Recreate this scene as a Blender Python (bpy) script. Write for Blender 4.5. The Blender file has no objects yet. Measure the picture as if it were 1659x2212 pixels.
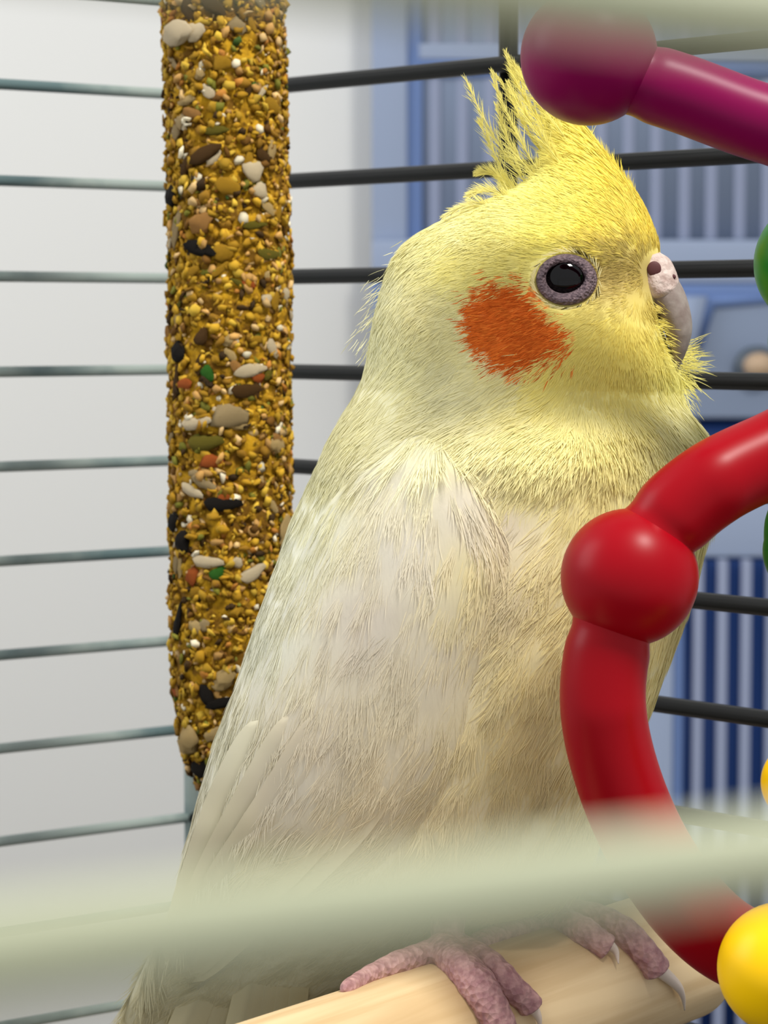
import bpy, bmesh, math, random
import numpy as np
from mathutils import Vector

random.seed(7)
rng = np.random.default_rng(7)
scene = bpy.context.scene
COL = scene.collection

# ------------------------------------------------------------------ camera
F = 5400.0                      # focal length in pixels of the 1659 x 2212 frame
W, H = 1659.0, 2212.0
CAM = np.array([0.0, 0.0, 1.30])
PITCH = math.radians(4.4)
RIGHT = np.array([1.0, 0, 0])
FWD = np.array([0, math.cos(PITCH), -math.sin(PITCH)])
UP = np.array([0, math.sin(PITCH), math.cos(PITCH)])
cam_data = bpy.data.cameras.new('camera')
cam = bpy.data.objects.new('camera', cam_data)
COL.objects.link(cam)
cam.location = CAM
cam.rotation_euler = (math.pi / 2 - PITCH, 0, 0)
cam_data.sensor_fit = 'VERTICAL'
cam_data.sensor_height = 36.0
cam_data.lens = F / H * 36.0
cam_data.clip_start = 0.01
cam_data.dof.use_dof = True
cam_data.dof.focus_distance = 0.383
cam_data.dof.aperture_fstop = (cam_data.lens / 1000.0) / 0.0020
cam_data.dof.aperture_blades = 0
scene.camera = cam

# ------------------------------------------------------------------ world, lamps, exposure
world = bpy.data.worlds.new('world')
scene.world = world
world.use_nodes = True
bg = world.node_tree.nodes['Background']
bg.inputs[0].default_value = (0.96, 0.98, 1.0, 1)
bg.inputs[1].default_value = 0.62


def area_light(name, loc, target, size, power, color):
    ld = bpy.data.lights.new(name, 'AREA')
    ld.shape = 'RECTANGLE'
    ld.size, ld.size_y = size
    ld.energy = power
    ld.color = color
    o = bpy.data.objects.new(name, ld)
    COL.objects.link(o)
    o.location = loc
    o.rotation_euler = (Vector(target) - Vector(loc)).to_track_quat('-Z', 'Y').to_euler()
    return o


area_light('ceiling_light', (0.30, 0.10, 2.02), (0.02, 0.40, 1.25), (0.16, 0.16), 8.0, (1.0, 0.97, 0.90))
area_light('wall_fill_light', (-1.3, 0.55, 2.0), (-0.1, 1.5, 1.2), (0.9, 0.9), 10.0, (0.97, 0.98, 1.0))  # unseen fill lamp added to brighten the back wall
scene.view_settings.view_transform = 'Standard'
scene.view_settings.look = 'None'
scene.view_settings.gamma = 1.0
scene.view_settings.use_curve_mapping = False
scene.view_settings.exposure = 0.28


# ------------------------------------------------------------------ helpers
def P(px, py, d):
    """point seen at pixel (px, py) of the photograph, d metres along the optical axis"""
    px = np.asarray(px, float); py = np.asarray(py, float); d = np.asarray(d, float)
    u = (px - W / 2) / F; v = (H / 2 - py) / F
    return CAM + d[..., None] * (FWD + u[..., None] * RIGHT + v[..., None] * UP)


def p1(px, py, d):
    return P(np.array(px), np.array(py), np.array(d))


def lin(c):
    c = np.asarray(c, float) / 255.0
    return np.where(c <= 0.04045, c / 12.92, ((c + 0.055) / 1.055) ** 2.4)


def rgba(c):
    r = lin(c)
    return (float(r[0]), float(r[1]), float(r[2]), 1.0)


def mesh_np(name, verts, faces_list, mat, parent=None, color=None, smooth=True):
    """verts (N,3); faces_list: list of int arrays (M,k) ; color (N,3) linear"""
    me = bpy.data.meshes.new(name)
    verts = np.asarray(verts, np.float32)
    me.vertices.add(len(verts))
    me.vertices.foreach_set('co', verts.ravel())
    loops = np.concatenate([f.ravel() for f in faces_list]).astype(np.int32)
    sizes = np.concatenate([np.full(len(f), f.shape[1]) for f in faces_list]).astype(np.int32)
    starts = np.concatenate([[0], np.cumsum(sizes)[:-1]]).astype(np.int32)
    me.loops.add(len(loops))
    me.loops.foreach_set('vertex_index', loops)
    me.polygons.add(len(sizes))
    me.polygons.foreach_set('loop_start', starts)
    me.polygons.foreach_set('loop_total', sizes)
    if smooth:
        me.polygons.foreach_set('use_smooth', np.ones(len(sizes), bool))
    me.update(calc_edges=True)
    if color is not None:
        at = me.attributes.new('Col', 'FLOAT_COLOR', 'POINT')
        c4 = np.ones((len(verts), 4), np.float32)
        c4[:, :3] = color
        at.data.foreach_set('color', c4.ravel())
    me.materials.append(mat)
    o = bpy.data.objects.new(name, me)
    COL.objects.link(o)
    if parent is not None:
        attach(o, parent)
    return o


def attach(o, parent):
    o.parent = parent
    pl = Vector(parent.get('_abs', (0, 0, 0)))
    o.location = o.location - pl


def empty(name, loc, label=None, cat=None, group=None):
    o = bpy.data.objects.new(name, None)
    COL.objects.link(o)
    o.location = loc
    o.empty_display_size = 0.01
    if label: o['label'] = label
    if cat: o['category'] = cat
    if group: o['group'] = group
    return o


def shift_children(root):
    """children were built in world coordinates: bring them under the root's base point"""
    off = root.location.copy()
    for c in root.children:
        c.location = c.location - off


def grid_faces(nr, nc, closed_c=True, closed_r=False):
    r = np.arange(nr if closed_r else nr - 1)
    c = np.arange(nc if closed_c else nc - 1)
    R, C_ = np.meshgrid(r, c, indexing='ij')
    R = R.ravel(); C_ = C_.ravel()
    R2 = (R + 1) % nr; C2 = (C_ + 1) % nc
    return np.stack([R * nc + C_, R * nc + C2, R2 * nc + C2, R2 * nc + C_], 1)


def catmull(pts, n, closed=False):
    pts = np.asarray(pts, float)
    m = len(pts)
    segs = m if closed else m - 1
    ts = np.linspace(0, segs, n, endpoint=not closed)
    out = []
    for t in ts:
        i = min(int(t), segs - 1); f = t - i
        def g(k):
            if closed: return pts[k % m]
            if k < 0: return 2 * pts[0] - pts[1]
            if k >= m: return 2 * pts[-1] - pts[-2]
            return pts[k]
        a, b, c, d = g(i - 1), g(i), g(i + 1), g(i + 2)
        out.append(0.5 * (2 * b + (c - a) * f + (2 * a - 5 * b + 4 * c - d) * f * f + (3 * b - a - 3 * c + d) * f ** 3))
    return np.array(out)


def tube_geo(pts, rad, nseg=16, closed=False, caps=True, flat=None):
    """tube along pts with radius per point; returns verts, faces list"""
    pts = np.asarray(pts, float); n = len(pts)
    rad = np.broadcast_to(np.asarray(rad, float), (n,))
    if closed:
        tan = np.roll(pts, -1, 0) - np.roll(pts, 1, 0)
    else:
        tan = np.gradient(pts, axis=0)
    tan /= np.linalg.norm(tan, axis=1)[:, None] + 1e-12
    ref = np.array([0, 0, 1.0]) if abs(tan[0][2]) < 0.9 else np.array([0, 1.0, 0])
    nrm = np.zeros_like(pts)
    v = np.cross(tan[0], ref); v /= np.linalg.norm(v)
    for i in range(n):
        v = v - tan[i] * np.dot(v, tan[i]); v /= np.linalg.norm(v)
        nrm[i] = v
    bi = np.cross(tan, nrm)
    th = np.linspace(0, 2 * math.pi, nseg, endpoint=False)
    ring = (np.cos(th)[None, :, None] * nrm[:, None] + np.sin(th)[None, :, None] * bi[:, None]) * rad[:, None, None]
    verts = (pts[:, None] + ring).reshape(-1, 3)
    faces = [grid_faces(n, nseg, True, closed)[:, ::-1]]
    if caps and not closed:
        base = len(verts)
        verts = np.vstack([verts, pts[0], pts[-1]])
        k = np.arange(nseg); k2 = (k + 1) % nseg
        faces.append(np.stack([np.full(nseg, base), k, k2], 1))
        o = (n - 1) * nseg
        faces.append(np.stack([np.full(nseg, base + 1), o + k2, o + k], 1))
    return verts, faces


def merge(geos):
    V = []; Fs = {}; off = 0
    for v, fl in geos:
        V.append(v)
        for f in fl:
            Fs.setdefault(f.shape[1], []).append(f + off)
        off += len(v)
    return np.vstack(V), [np.vstack(x) for x in Fs.values()]


def sphere_geo(c, r, nu=32, nv=20, axes=None):
    u = np.linspace(0, 2 * math.pi, nu, endpoint=False)
    v = np.linspace(0, math.pi, nv)
    V, U = np.meshgrid(v, u, indexing='ij')
    s = np.stack([np.sin(V) * np.cos(U), np.sin(V) * np.sin(U), np.cos(V)], -1).reshape(-1, 3)
    r = np.broadcast_to(np.asarray(r, float), (3,))
    s = s * r
    if axes is not None:
        s = s @ np.asarray(axes)
    return s + np.asarray(c), [grid_faces(nv, nu)[:, ::-1]]


def box_geo(x0, x1, y0, y1, z0, z1, bev=0.0):
    bm = bmesh.new()
    bmesh.ops.create_cube(bm, size=1.0)
    for v in bm.verts:
        v.co = Vector((x0 + (v.co.x + .5) * (x1 - x0), y0 + (v.co.y + .5) * (y1 - y0), z0 + (v.co.z + .5) * (z1 - z0)))
    if bev > 0:
        bmesh.ops.bevel(bm, geom=list(bm.edges), offset=bev, segments=2, affect='EDGES', profile=0.6)
    bm.verts.index_update()
    vs = np.array([v.co[:] for v in bm.verts])
    d = {}
    for f in bm.faces:
        d.setdefault(len(f.verts), []).append([v.index for v in f.verts])
    bm.free()
    return vs, [np.array(x) for x in d.values()]


# ------------------------------------------------------------------ materials
def new_mat(name):
    m = bpy.data.materials.new(name)
    m.use_nodes = True
    nt = m.node_tree
    return m, nt, nt.nodes['Principled BSDF']


def simple(name, c, rough=0.5, metal=0.0, spec=0.5, noise=None, bump=None, coat=0.0, sss=0.0):
    m, nt, b = new_mat(name)
    b.inputs['Base Color'].default_value = rgba(c)
    b.inputs['Roughness'].default_value = rough
    b.inputs['Metallic'].default_value = metal
    b.inputs['Specular IOR Level'].default_value = spec
    b.inputs['Coat Weight'].default_value = coat
    b.inputs['Coat Roughness'].default_value = 0.12
    if sss:
        b.inputs['Subsurface Weight'].default_value = sss
        b.inputs['Subsurface Scale'].default_value = 0.004
    tc = nt.nodes.new('ShaderNodeTexCoord')
    if noise:
        sc, c2, lo, hi = noise
        n = nt.nodes.new('ShaderNodeTexNoise'); n.inputs['Scale'].default_value = sc
        n.inputs['Detail'].default_value = 5
        nt.links.new(tc.outputs['Object'], n.inputs['Vector'])
        r = nt.nodes.new('ShaderNodeValToRGB')
        r.color_ramp.elements[0].position = lo; r.color_ramp.elements[1].position = hi
        r.color_ramp.elements[0].color = rgba(c); r.color_ramp.elements[1].color = rgba(c2)
        nt.links.new(n.outputs['Fac'], r.inputs['Fac'])
        nt.links.new(r.outputs['Color'], b.inputs['Base Color'])
    if bump:
        sc, st, kind = bump
        if kind == 'voronoi':
            n2 = nt.nodes.new('ShaderNodeTexVoronoi'); n2.inputs['Scale'].default_value = sc
            out = n2.outputs['Distance']
        else:
            n2 = nt.nodes.new('ShaderNodeTexNoise'); n2.inputs['Scale'].default_value = sc
            n2.inputs['Detail'].default_value = 6
            out = n2.outputs['Fac']
        nt.links.new(tc.outputs['Object'], n2.inputs['Vector'])
        bn = nt.nodes.new('ShaderNodeBump'); bn.inputs['Strength'].default_value = st
        bn.inputs['Distance'].default_value = 0.0004
        nt.links.new(out, bn.inputs['Height'])
        nt.links.new(bn.outputs['Normal'], b.inputs['Normal'])
    return m


def attr_mat(name, rough=0.75, translucent=0.0, spec=0.2, sheen=0.0):
    m, nt, b = new_mat(name)
    a = nt.nodes.new('ShaderNodeAttribute'); a.attribute_name = 'Col'
    nt.links.new(a.outputs['Color'], b.inputs['Base Color'])
    b.inputs['Roughness'].default_value = rough
    b.inputs['Specular IOR Level'].default_value = spec
    b.inputs['Sheen Weight'].default_value = sheen
    if translucent:
        t = nt.nodes.new('ShaderNodeBsdfTranslucent')
        nt.links.new(a.outputs['Color'], t.inputs['Color'])
        mx = nt.nodes.new('ShaderNodeMixShader'); mx.inputs[0].default_value = translucent
        out = nt.nodes['Material Output']
        nt.links.new(b.outputs[0], mx.inputs[1]); nt.links.new(t.outputs[0], mx.inputs[2])
        nt.links.new(mx.outputs[0], out.inputs['Surface'])
    return m


def wood_mat(name, c1, c2, direction):
    m, nt, b = new_mat(name)
    tc = nt.nodes.new('ShaderNodeTexCoord')
    mp = nt.nodes.new('ShaderNodeMapping')
    mp.inputs['Scale'].default_value = (6, 120, 120)
    nt.links.new(tc.outputs['Object'], mp.inputs['Vector'])
    n = nt.nodes.new('ShaderNodeTexNoise'); n.inputs['Scale'].default_value = 2.2; n.inputs['Detail'].default_value = 6
    n.inputs['Distortion'].default_value = 0.6
    nt.links.new(mp.outputs[0], n.inputs['Vector'])
    r = nt.nodes.new('ShaderNodeValToRGB')
    r.color_ramp.elements[0].position = 0.32; r.color_ramp.elements[0].color = rgba(c2)
    r.color_ramp.elements[1].position = 0.62; r.color_ramp.elements[1].color = rgba(c1)
    nt.links.new(n.outputs['Fac'], r.inputs['Fac'])
    nt.links.new(r.outputs['Color'], b.inputs['Base Color'])
    b.inputs['Roughness'].default_value = 0.55
    b.inputs['Specular IOR Level'].default_value = 0.3
    bn = nt.nodes.new('ShaderNodeBump'); bn.inputs['Strength'].default_value = 0.15; bn.inputs['Distance'].default_value = 0.0003
    nt.links.new(n.outputs['Fac'], bn.inputs['Height']); nt.links.new(bn.outputs['Normal'], b.inputs['Normal'])
    return m


M_wall = simple('white_wall_paint', (214, 214, 211), 0.85, spec=0.2, bump=(60, 0.06, 'noise'))
M_floor = simple('pale_floor', (170, 160, 145), 0.6, noise=(3, (150, 140, 126), 0.3, 0.7))
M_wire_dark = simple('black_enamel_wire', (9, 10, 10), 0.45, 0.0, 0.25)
M_wire_grey = simple('wire_lit_grey_green', (164, 176, 170), 0.5, 0.1, 0.5, noise=(28, (96, 118, 120), 0.45, 0.6))  # left-wall wires: light reflected by the bars put into the colour
M_wire_pale = simple('wire_lit_pale_sage', (182, 186, 157), 0.45, 0.0, 0.4)  # front wires: light falling on the near bars put into the colour
M_tray = simple('dark_plastic_tray', (40, 44, 46), 0.5)
M_table = simple('wooden_table', (150, 118, 80), 0.5, noise=(8, (128, 98, 64), 0.3, 0.7))
M_wood = wood_mat('pale_perch_wood', (216, 190, 148), (194, 164, 120), None)
M_red = simple('glossy_red_plastic', (148, 0, 17), 0.36, spec=0.14, noise=(14, (140, 0, 13), 0.35, 0.65))
M_purple = simple('glossy_magenta_plastic', (120, 0, 66), 0.38, spec=0.14)
M_green = simple('glossy_green_plastic', (6, 104, 22), 0.34, spec=0.22)
M_yellow = simple('glossy_yellow_plastic', (246, 196, 0), 0.36, spec=0.2)
M_basket = simple('grey_blue_plastic', (140, 153, 178), 0.55, spec=0.3)
M_basket_lit = simple('pale_grey_blue_panel', (124, 137, 160), 0.6, spec=0.2)
M_navy = simple('navy_plastic_and_shade', (26, 52, 104), 0.55, spec=0.2)  # basket backing, and the shadow tone of the strip under the drawer
M_midblue = simple('mid_blue_plastic_and_shade', (98, 122, 170), 0.55, spec=0.3)  # lips and grooves, and the shade tone beside post and handle
M_slat = simple('lavender_blue_slat', (134, 143, 168), 0.55, spec=0.3)
M_knob = simple('tan_wooden_knob', (176, 150, 122), 0.5)
M_knobrim = simple('dark_grey_knob_rim', (70, 80, 90), 0.5)
M_body = attr_mat('down_under_plumage', 0.85, 0.0, 0.12, 0.25)
_nt = M_body.node_tree
_tc = _nt.nodes.new('ShaderNodeTexCoord'); _mp = _nt.nodes.new('ShaderNodeMapping'); _mp.inputs['Scale'].default_value = (1500, 1500, 130)
_mp.inputs['Rotation'].default_value = (0, math.radians(14), 0)
_nz = _nt.nodes.new('ShaderNodeTexNoise'); _nz.inputs['Scale'].default_value = 1.0; _nz.inputs['Detail'].default_value = 4; _nz.inputs['Distortion'].default_value = .5
_bm = _nt.nodes.new('ShaderNodeBump'); _bm.inputs['Strength'].default_value = .35; _bm.inputs['Distance'].default_value = .0003
_nt.links.new(_tc.outputs['Object'], _mp.inputs['Vector']); _nt.links.new(_mp.outputs[0], _nz.inputs['Vector'])
_nt.links.new(_nz.outputs['Fac'], _bm.inputs['Height']); _nt.links.new(_bm.outputs['Normal'], _nt.nodes['Principled BSDF'].inputs['Normal'])
M_plume = attr_mat('soft_feather_barbs', 0.85, 0.30, 0.1)
M_eye = simple('black_glossy_eye', (4, 2, 3), 0.05, spec=0.3)
M_lid = simple('grey_mauve_eyelid_skin', (120, 102, 106), 0.65, spec=0.2, noise=(1600, (86, 72, 78), 0.35, 0.6), bump=(2200, 0.9, 'voronoi'))
M_beak = simple('grey_horn_beak', (150, 139, 132), 0.5, spec=0.3, noise=(420, (126, 110, 104), 0.35, 0.7), bump=(900, 0.25, 'noise'))
M_cere = simple('pale_pink_grey_cere', (206, 188, 180), 0.6, spec=0.3, noise=(700, (170, 146, 138), 0.4, 0.65), bump=(1300, 0.8, 'noise'))
M_nostril = simple('dark_red_nostril', (84, 40, 42), 0.7)
M_foot = simple('pink_mauve_scaly_skin', (198, 154, 150), 0.55, spec=0.3, noise=(700, (164, 118, 120), 0.38, 0.62), bump=(1100, 1.0, 'voronoi'))
M_claw = simple('pale_horn_claw', (214, 196, 180), 0.35, spec=0.5)
M_core = simple('mustard_binder', (104, 72, 14), 0.85, spec=.15, noise=(300, (182, 138, 26), 0.42, 0.6), bump=(700, 1.0, 'noise'))
M_grain = attr_mat('mixed_grain', 0.75, 0.0, 0.15)

# ------------------------------------------------------------------ the room
ZC = CAM[2]
WALL_Y = 1.40


def structure(name, geo, mat):
    o = mesh_np(name, geo[0], geo[1], mat, smooth=False)
    o['kind'] = 'structure'
    return o


structure('wall_back', box_geo(-2.2, 2.2, WALL_Y, WALL_Y + 0.08, 0, 2.7), M_wall)
structure('floor', box_geo(-2.2, 2.2, -2.0, WALL_Y, -0.05, 0.0), M_floor)

# ------------------------------------------------------------------ slatted blue baskets before the wall
BD = 1.34                       # depth of the baskets' front


def bx(x0, x1, y0, y1, d0, d1, bev=0.001):
    """box from the pixels of its front face: d0 front depth, d1 back depth"""
    a = p1(x0, y0, d0); b = p1(x1, y1, d0)
    yf = (a[1] + b[1]) / 2
    return box_geo(a[0], b[0], yf, yf + (d1 - d0), b[2], a[2], bev)


def _kid(name, geo, mat, parent, smooth=False):
    o = mesh_np(name, geo[0], geo[1], mat, None, smooth=smooth)
    o.parent = parent
    o.location = Vector((0, 0, 0)) - parent.location
    return o


def basket(label, xs, y_top, y_bot, rim_top, rim_bot, stile, slats, slat_w, backing, slatmat, inner, depth_in):
    base = p1((xs[0] + xs[1]) / 2, y_bot, BD)
    r = empty('storage_basket', (base[0], base[1] + 0.06, base[2]), label, 'basket', 'slatted blue baskets')
    _kid('rim', bx(xs[0], xs[1], y_top, rim_top, BD - .004, BD + .012, .0015), M_basket, r, False)
    _kid('bottom_rail', bx(xs[0], xs[1], rim_bot, y_bot, BD - .003, BD + .012, .0015), M_basket, r, False)
    _kid('corner_post', bx(stile[0], stile[1], rim_top, rim_bot, BD - .002, BD + .012, .001), M_basket, r, False)
    _kid('recess_shadow', bx(stile[1], stile[1] + inner, rim_top, rim_bot, BD + .001, BD + .014, .0005), M_midblue, r, False)  # recess shadow beside the post, painted as a deeper blue strip
    _kid('back_panel', bx(xs[0] + 4, xs[1] - 4, rim_top, rim_bot, BD + depth_in, BD + .020, .0), backing, r, False)
    _kid('side_panel', bx(xs[0], xs[0] + 12, y_top, y_bot, BD + .014, BD + .05, .0), M_basket, r, False)
    for sx in slats:
        o = _kid('slat', bx(sx - slat_w / 2, sx + slat_w / 2, rim_top, rim_bot, BD + .002, BD + .011, .0012), slatmat, r, False)
    return r


basket('upper blue-grey basket with pale slats, behind the bird\'s head and crest', (803, 1900), -320, 612, -280, 518, (803, 880),
       [940, 1000, 1060, 1120, 1180, 1240, 1300, 1360, 1420, 1482, 1540, 1602, 1662, 1722, 1782], 26, M_basket_lit, M_slat, 32, .0028)
basket('lower navy basket with lavender slats, behind the red toy ball', (803, 1900), 1085, 2420, 1205, 2360, (1392, 1452),
       [1010, 1064, 1118, 1172, 1226, 1280, 1334, 1505, 1557, 1608, 1662, 1714, 1766], 22, M_navy, M_slat, 20, .008)
for o_ in [x for x in COL.objects if x.get('category') == 'basket' and 'upper' in x['label']]:
    _kid('crossbar', bx(905, 1900, 92, 128, BD, BD + .01, .001), M_basket, o_)
    _kid('crossbar_groove', bx(905, 1900, 128, 166, BD + .0015, BD + .01, .0), M_midblue, o_)
base = p1(1350, 1085, BD)
dr = empty('storage_drawer', (base[0], base[1] + .06, base[2]), 'plain blue-grey drawer with a round tan knob between the two slatted baskets', 'box')  # drawer with a knob, between the slatted baskets
_kid('drawer_front', bx(803, 1900, 640, 905, BD, BD + .014, .002), M_basket_lit, dr, False)
_kid('top_lip', bx(803, 1900, 614, 645, BD - .003, BD + .05, .001), M_midblue, dr, False)
_kid('shadow_strip', bx(803, 1900, 905, 1000, BD + .012, BD + .02, .0), M_navy, dr, False)  # navy strip stands in for the shadow below the drawer front
_kid('bottom_lip', bx(803, 1900, 1000, 1050, BD - .001, BD + .05, .001), M_basket, dr, False)
_kid('lower_groove', bx(803, 1900, 1050, 1084, BD + .006, BD + .05, .0), M_midblue, dr, False)
# slanted handle beside the beak: pale bracket, its shadow painted as a blue strip
def prism(poly, d0, d1):
    n = len(poly)
    f = np.array([p1(x, y, d0) for x, y in poly]); b = f + np.array([0, d1 - d0, 0])
    k = np.arange(n); k2 = (k + 1) % n
    return np.vstack([f, b]), [np.stack([k, k + n, k2 + n, k2], 1), np.arange(n)[None, :], np.arange(n, 2 * n)[None, ::-1]]
_kid('handle', prism([(1455, 640), (1528, 640), (1500, 760), (1455, 800)], BD - .01, BD), M_basket, dr, False)
_kid('handle_shadow', prism([(1528, 640), (1690, 640), (1690, 652), (1545, 664), (1520, 745), (1500, 760)], BD - .004, BD), M_midblue, dr, False)
kc = p1(1640, 790, BD - .012)
_kid('knob_rim', sphere_geo(kc + np.array([0, .006, 0]), (.0125, .006, .0105)), M_knobrim, dr, True)
_kid('knob', sphere_geo(kc, (.0085, .008, .007)), M_knob, dr, True)

# ------------------------------------------------------------------ the cage
cage = empty('bird_cage', (0.0, 0.30, ZC - .27), 'wire bird cage of dark horizontal bars around the cockatiel', 'bird cage')
CORNER = np.array([-.0428, .55]); RW = np.array([.0669, .44]); LW = np.array([-.0805, .524])
dR = (RW - CORNER); dL = (LW - CORNER)
RE = CORNER + dR * 2.9; LE = CORNER + dL * 7.0
FA = np.array([-.30, -.105]); FB = RE + np.array([0.0, 0.012])
fdir = np.array([.883, .47]); FA = np.array([.0, .055]) - fdir * .12; FB = np.array([.0, .055]) + fdir * .34


def wire(a, b, z0, z1, r, mat, name='cage_wire', n=2):
    pts = np.linspace([a[0], a[1], z0], [b[0], b[1], z1], max(n, 2))
    v, f = tube_geo(pts, r, 12)
    return _kid(name, (v, f), mat, cage, True)


for k in range(-2, 13):
    z = ZC + .0488 - .0199 * k
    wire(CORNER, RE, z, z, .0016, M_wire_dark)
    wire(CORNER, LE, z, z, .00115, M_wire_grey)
zt, zb = ZC + .0488 + .0199 * 3, ZC - .255
nb = np.array([.7, -.7]) * .0022
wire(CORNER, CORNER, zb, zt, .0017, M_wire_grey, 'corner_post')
tq = 0.0
# upright wire of the right wall, seen behind the crest
tt = None
for t in np.linspace(0, 1.2, 4001):
    q = CORNER + dR * t
    if W / 2 + F * q[0] / q[1] >= 1072:
        tt = q; break
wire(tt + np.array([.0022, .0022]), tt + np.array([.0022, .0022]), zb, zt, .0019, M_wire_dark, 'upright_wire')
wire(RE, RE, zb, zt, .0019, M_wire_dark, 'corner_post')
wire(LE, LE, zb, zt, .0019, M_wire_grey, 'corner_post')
# the front wall, close to the lens
mid = np.array([.0, .055])
bow = catmull([list(FA) + [ZC + .0074], list(mid - fdir * .05) + [ZC + .0087], list(mid - fdir * .0088) + [ZC + .00805], list(mid + fdir * .0103) + [ZC + .00725], list(mid + fdir * .05) + [ZC + .0068], list(FB) + [ZC + .0073]], 120)
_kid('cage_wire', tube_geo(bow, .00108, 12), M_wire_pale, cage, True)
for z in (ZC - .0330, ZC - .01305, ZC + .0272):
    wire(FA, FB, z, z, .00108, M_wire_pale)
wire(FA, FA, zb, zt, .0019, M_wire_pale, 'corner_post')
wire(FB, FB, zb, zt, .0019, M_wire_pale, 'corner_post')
_kid('tray', box_geo(-.36, .36, .02, .60, ZC - .27, ZC - .25, .004), M_tray, cage, False)
table = empty('side_table', (0, .32, 0), 'wooden side table carrying the bird cage', 'table')
_kid('tabletop', box_geo(-.45, .45, -.05, .70, ZC - .30, ZC - .27, .004), M_table, table)
for sx in (-.4, .4):
    for sy in (0.0, .64):
        _kid('leg', box_geo(sx - .02, sx + .02, sy - .02, sy + .02, 0, ZC - .30, .003), M_table, table)

# ------------------------------------------------------------------ perch
PA = p1(1100, 2190, .397)
pdir = np.array([math.sin(math.radians(39.2)), math.cos(math.radians(39.2)), 0.0])
PR = 0.0116
pm = bpy.data.meshes.new('perch')
s = np.concatenate([[-.125, -.1245], np.linspace(-.12, .0480, 40), [.0494, .0500]])
rr = np.full(len(s), PR); rr[0] = rr[-1] = PR * .93
v, f = tube_geo(np.stack([s, 0 * s, 0 * s], 1), rr, 64)
perch = mesh_np('perch', v, f, M_wood)
perch.location = PA
perch.rotation_euler = (0, 0, math.atan2(pdir[1], pdir[0]))
perch['label'] = 'round pale wooden dowel perch under the bird\'s feet'
perch['category'] = 'perch'
sv, sf = tube_geo([(.0498, 0, 0), (.056, 0, 0), (.066, 0, 0)], .0025, 16)
screw = mesh_np('mounting_screw', sv, sf, M_wire_grey)
screw.parent = perch


def perch_near(px, py, off=0.0):
    """depth at which the ray of a pixel meets the perch (grown by off)"""
    ray = p1(px, py, 1.0) - CAM
    o = CAM - PA
    d2 = ray - pdir * ray.dot(pdir); o2 = o - pdir * o.dot(pdir)
    a = d2.dot(d2); b = 2 * d2.dot(o2); c = o2.dot(o2) - (PR + off) ** 2
    D = b * b - 4 * a * c
    t = (-b - math.sqrt(D)) / (2 * a) if D > 0 else -b / (2 * a)
    return t


# ------------------------------------------------------------------ seed stick
stick = empty('seed_stick', tuple(p1(490, 1700, .47)), 'hanging mustard-coloured bird treat stick crusted with seeds, left of the bird', 'treat stick')
SD = .47
ys = np.linspace(-420, 1712, 260)
cx = np.interp(ys, [-420, 50, 600, 900, 1500, 1712], [480, 483, 497, 497, 500, 500])
rad = np.interp(ys, [-420, -400, 50, 600, 1000, 1440, 1600, 1690, 1706, 1712], [60, 128, 130, 131, 130, 128, 112, 70, 40, 5])
axis_pts = P(cx, ys, np.full(len(ys), SD))
v, f = tube_geo(axis_pts, rad * SD / F * .965, 72)
nn = len(ys) * 72
th = np.tile(np.arange(72), len(ys)); rw = np.repeat(np.arange(len(ys)), 72)
lump = (np.sin(th * .9 + rw * .31) * np.sin(rw * .45 - th * .4) + np.sin(th * 1.7 - rw * .7) * .6 + rng.normal(0, .5, nn)) * .00035
dirv = v[:nn] - axis_pts[rw]
v[:nn] += dirv / (np.linalg.norm(dirv, axis=1)[:, None] + 1e-9) * lump[:, None]
_kid('binder_core', (v, f), M_core, stick, True)
# icosahedron base for grains
bm = bmesh.new(); bmesh.ops.create_icosphere(bm, subdivisions=1, radius=1.0)
bm.verts.index_update()
ICO_V = np.array([x.co[:] for x in bm.verts]); ICO_F = np.array([[x.index for x in fc.verts] for fc in bm.faces]); bm.free()
bm = bmesh.new(); bmesh.ops.create_icosphere(bm, subdivisions=2, radius=1.0)
bm.verts.index_update()
ICO2_V = np.array([x.co[:] for x in bm.verts]); ICO2_F = np.array([[x.index for x in fc.verts] for fc in bm.faces]); bm.free()


def stick_frame(y, ang):
    """point on the stick's skin at pixel row y and angle ang (0 = facing the camera), with normal, up, side"""
    c = p1(np.interp(y, ys, cx), y, SD)
    r = np.interp(y, ys, rad) * SD / F
    n = -FWD * math.cos(ang) + RIGHT * math.sin(ang)
    sd = np.cross(UP, n)
    return c + n * r, n, UP, sd


PAL = [((190, 148, 40), 30), ((168, 126, 28), 26), ((208, 170, 58), 14), ((138, 100, 26), 16), ((196, 150, 84), 9), ((214, 178, 120), 7),
       ((104, 70, 22), 9), ((60, 42, 18), 5), ((226, 214, 184), 4), ((180, 120, 50), 3), ((122, 118, 40), 4), ((70, 96, 40), .4)]
pal_c = np.array([lin(c) for c, _ in PAL]); pal_w = np.array([w for _, w in PAL], float); pal_w /= pal_w.sum()
NG = 15000
gy = rng.uniform(-410, 1700, NG); ga = rng.uniform(-math.pi, math.pi, NG)
gs = (5 + 11 * rng.random(NG) ** 1.5) * SD / F
gr = rng.uniform(0.28, 0.9, NG); gt = rng.uniform(.25, .55, NG); rot = rng.uniform(0, math.pi, NG); emb = rng.uniform(-.4, .45, NG)
C = P(np.interp(gy, ys, cx), gy, np.full(NG, SD)); R_ = np.interp(gy, ys, rad) * SD / F
N_ = -FWD * np.cos(ga)[:, None] + RIGHT * np.sin(ga)[:, None]
N_ = N_ + rng.normal(0, .25, (NG, 3)); N_ /= np.linalg.norm(N_, axis=1)[:, None]
S_ = np.cross(np.broadcast_to(UP, N_.shape), N_); S_ /= np.linalg.norm(S_, axis=1)[:, None]
U_ = np.cross(N_, S_)
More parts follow.
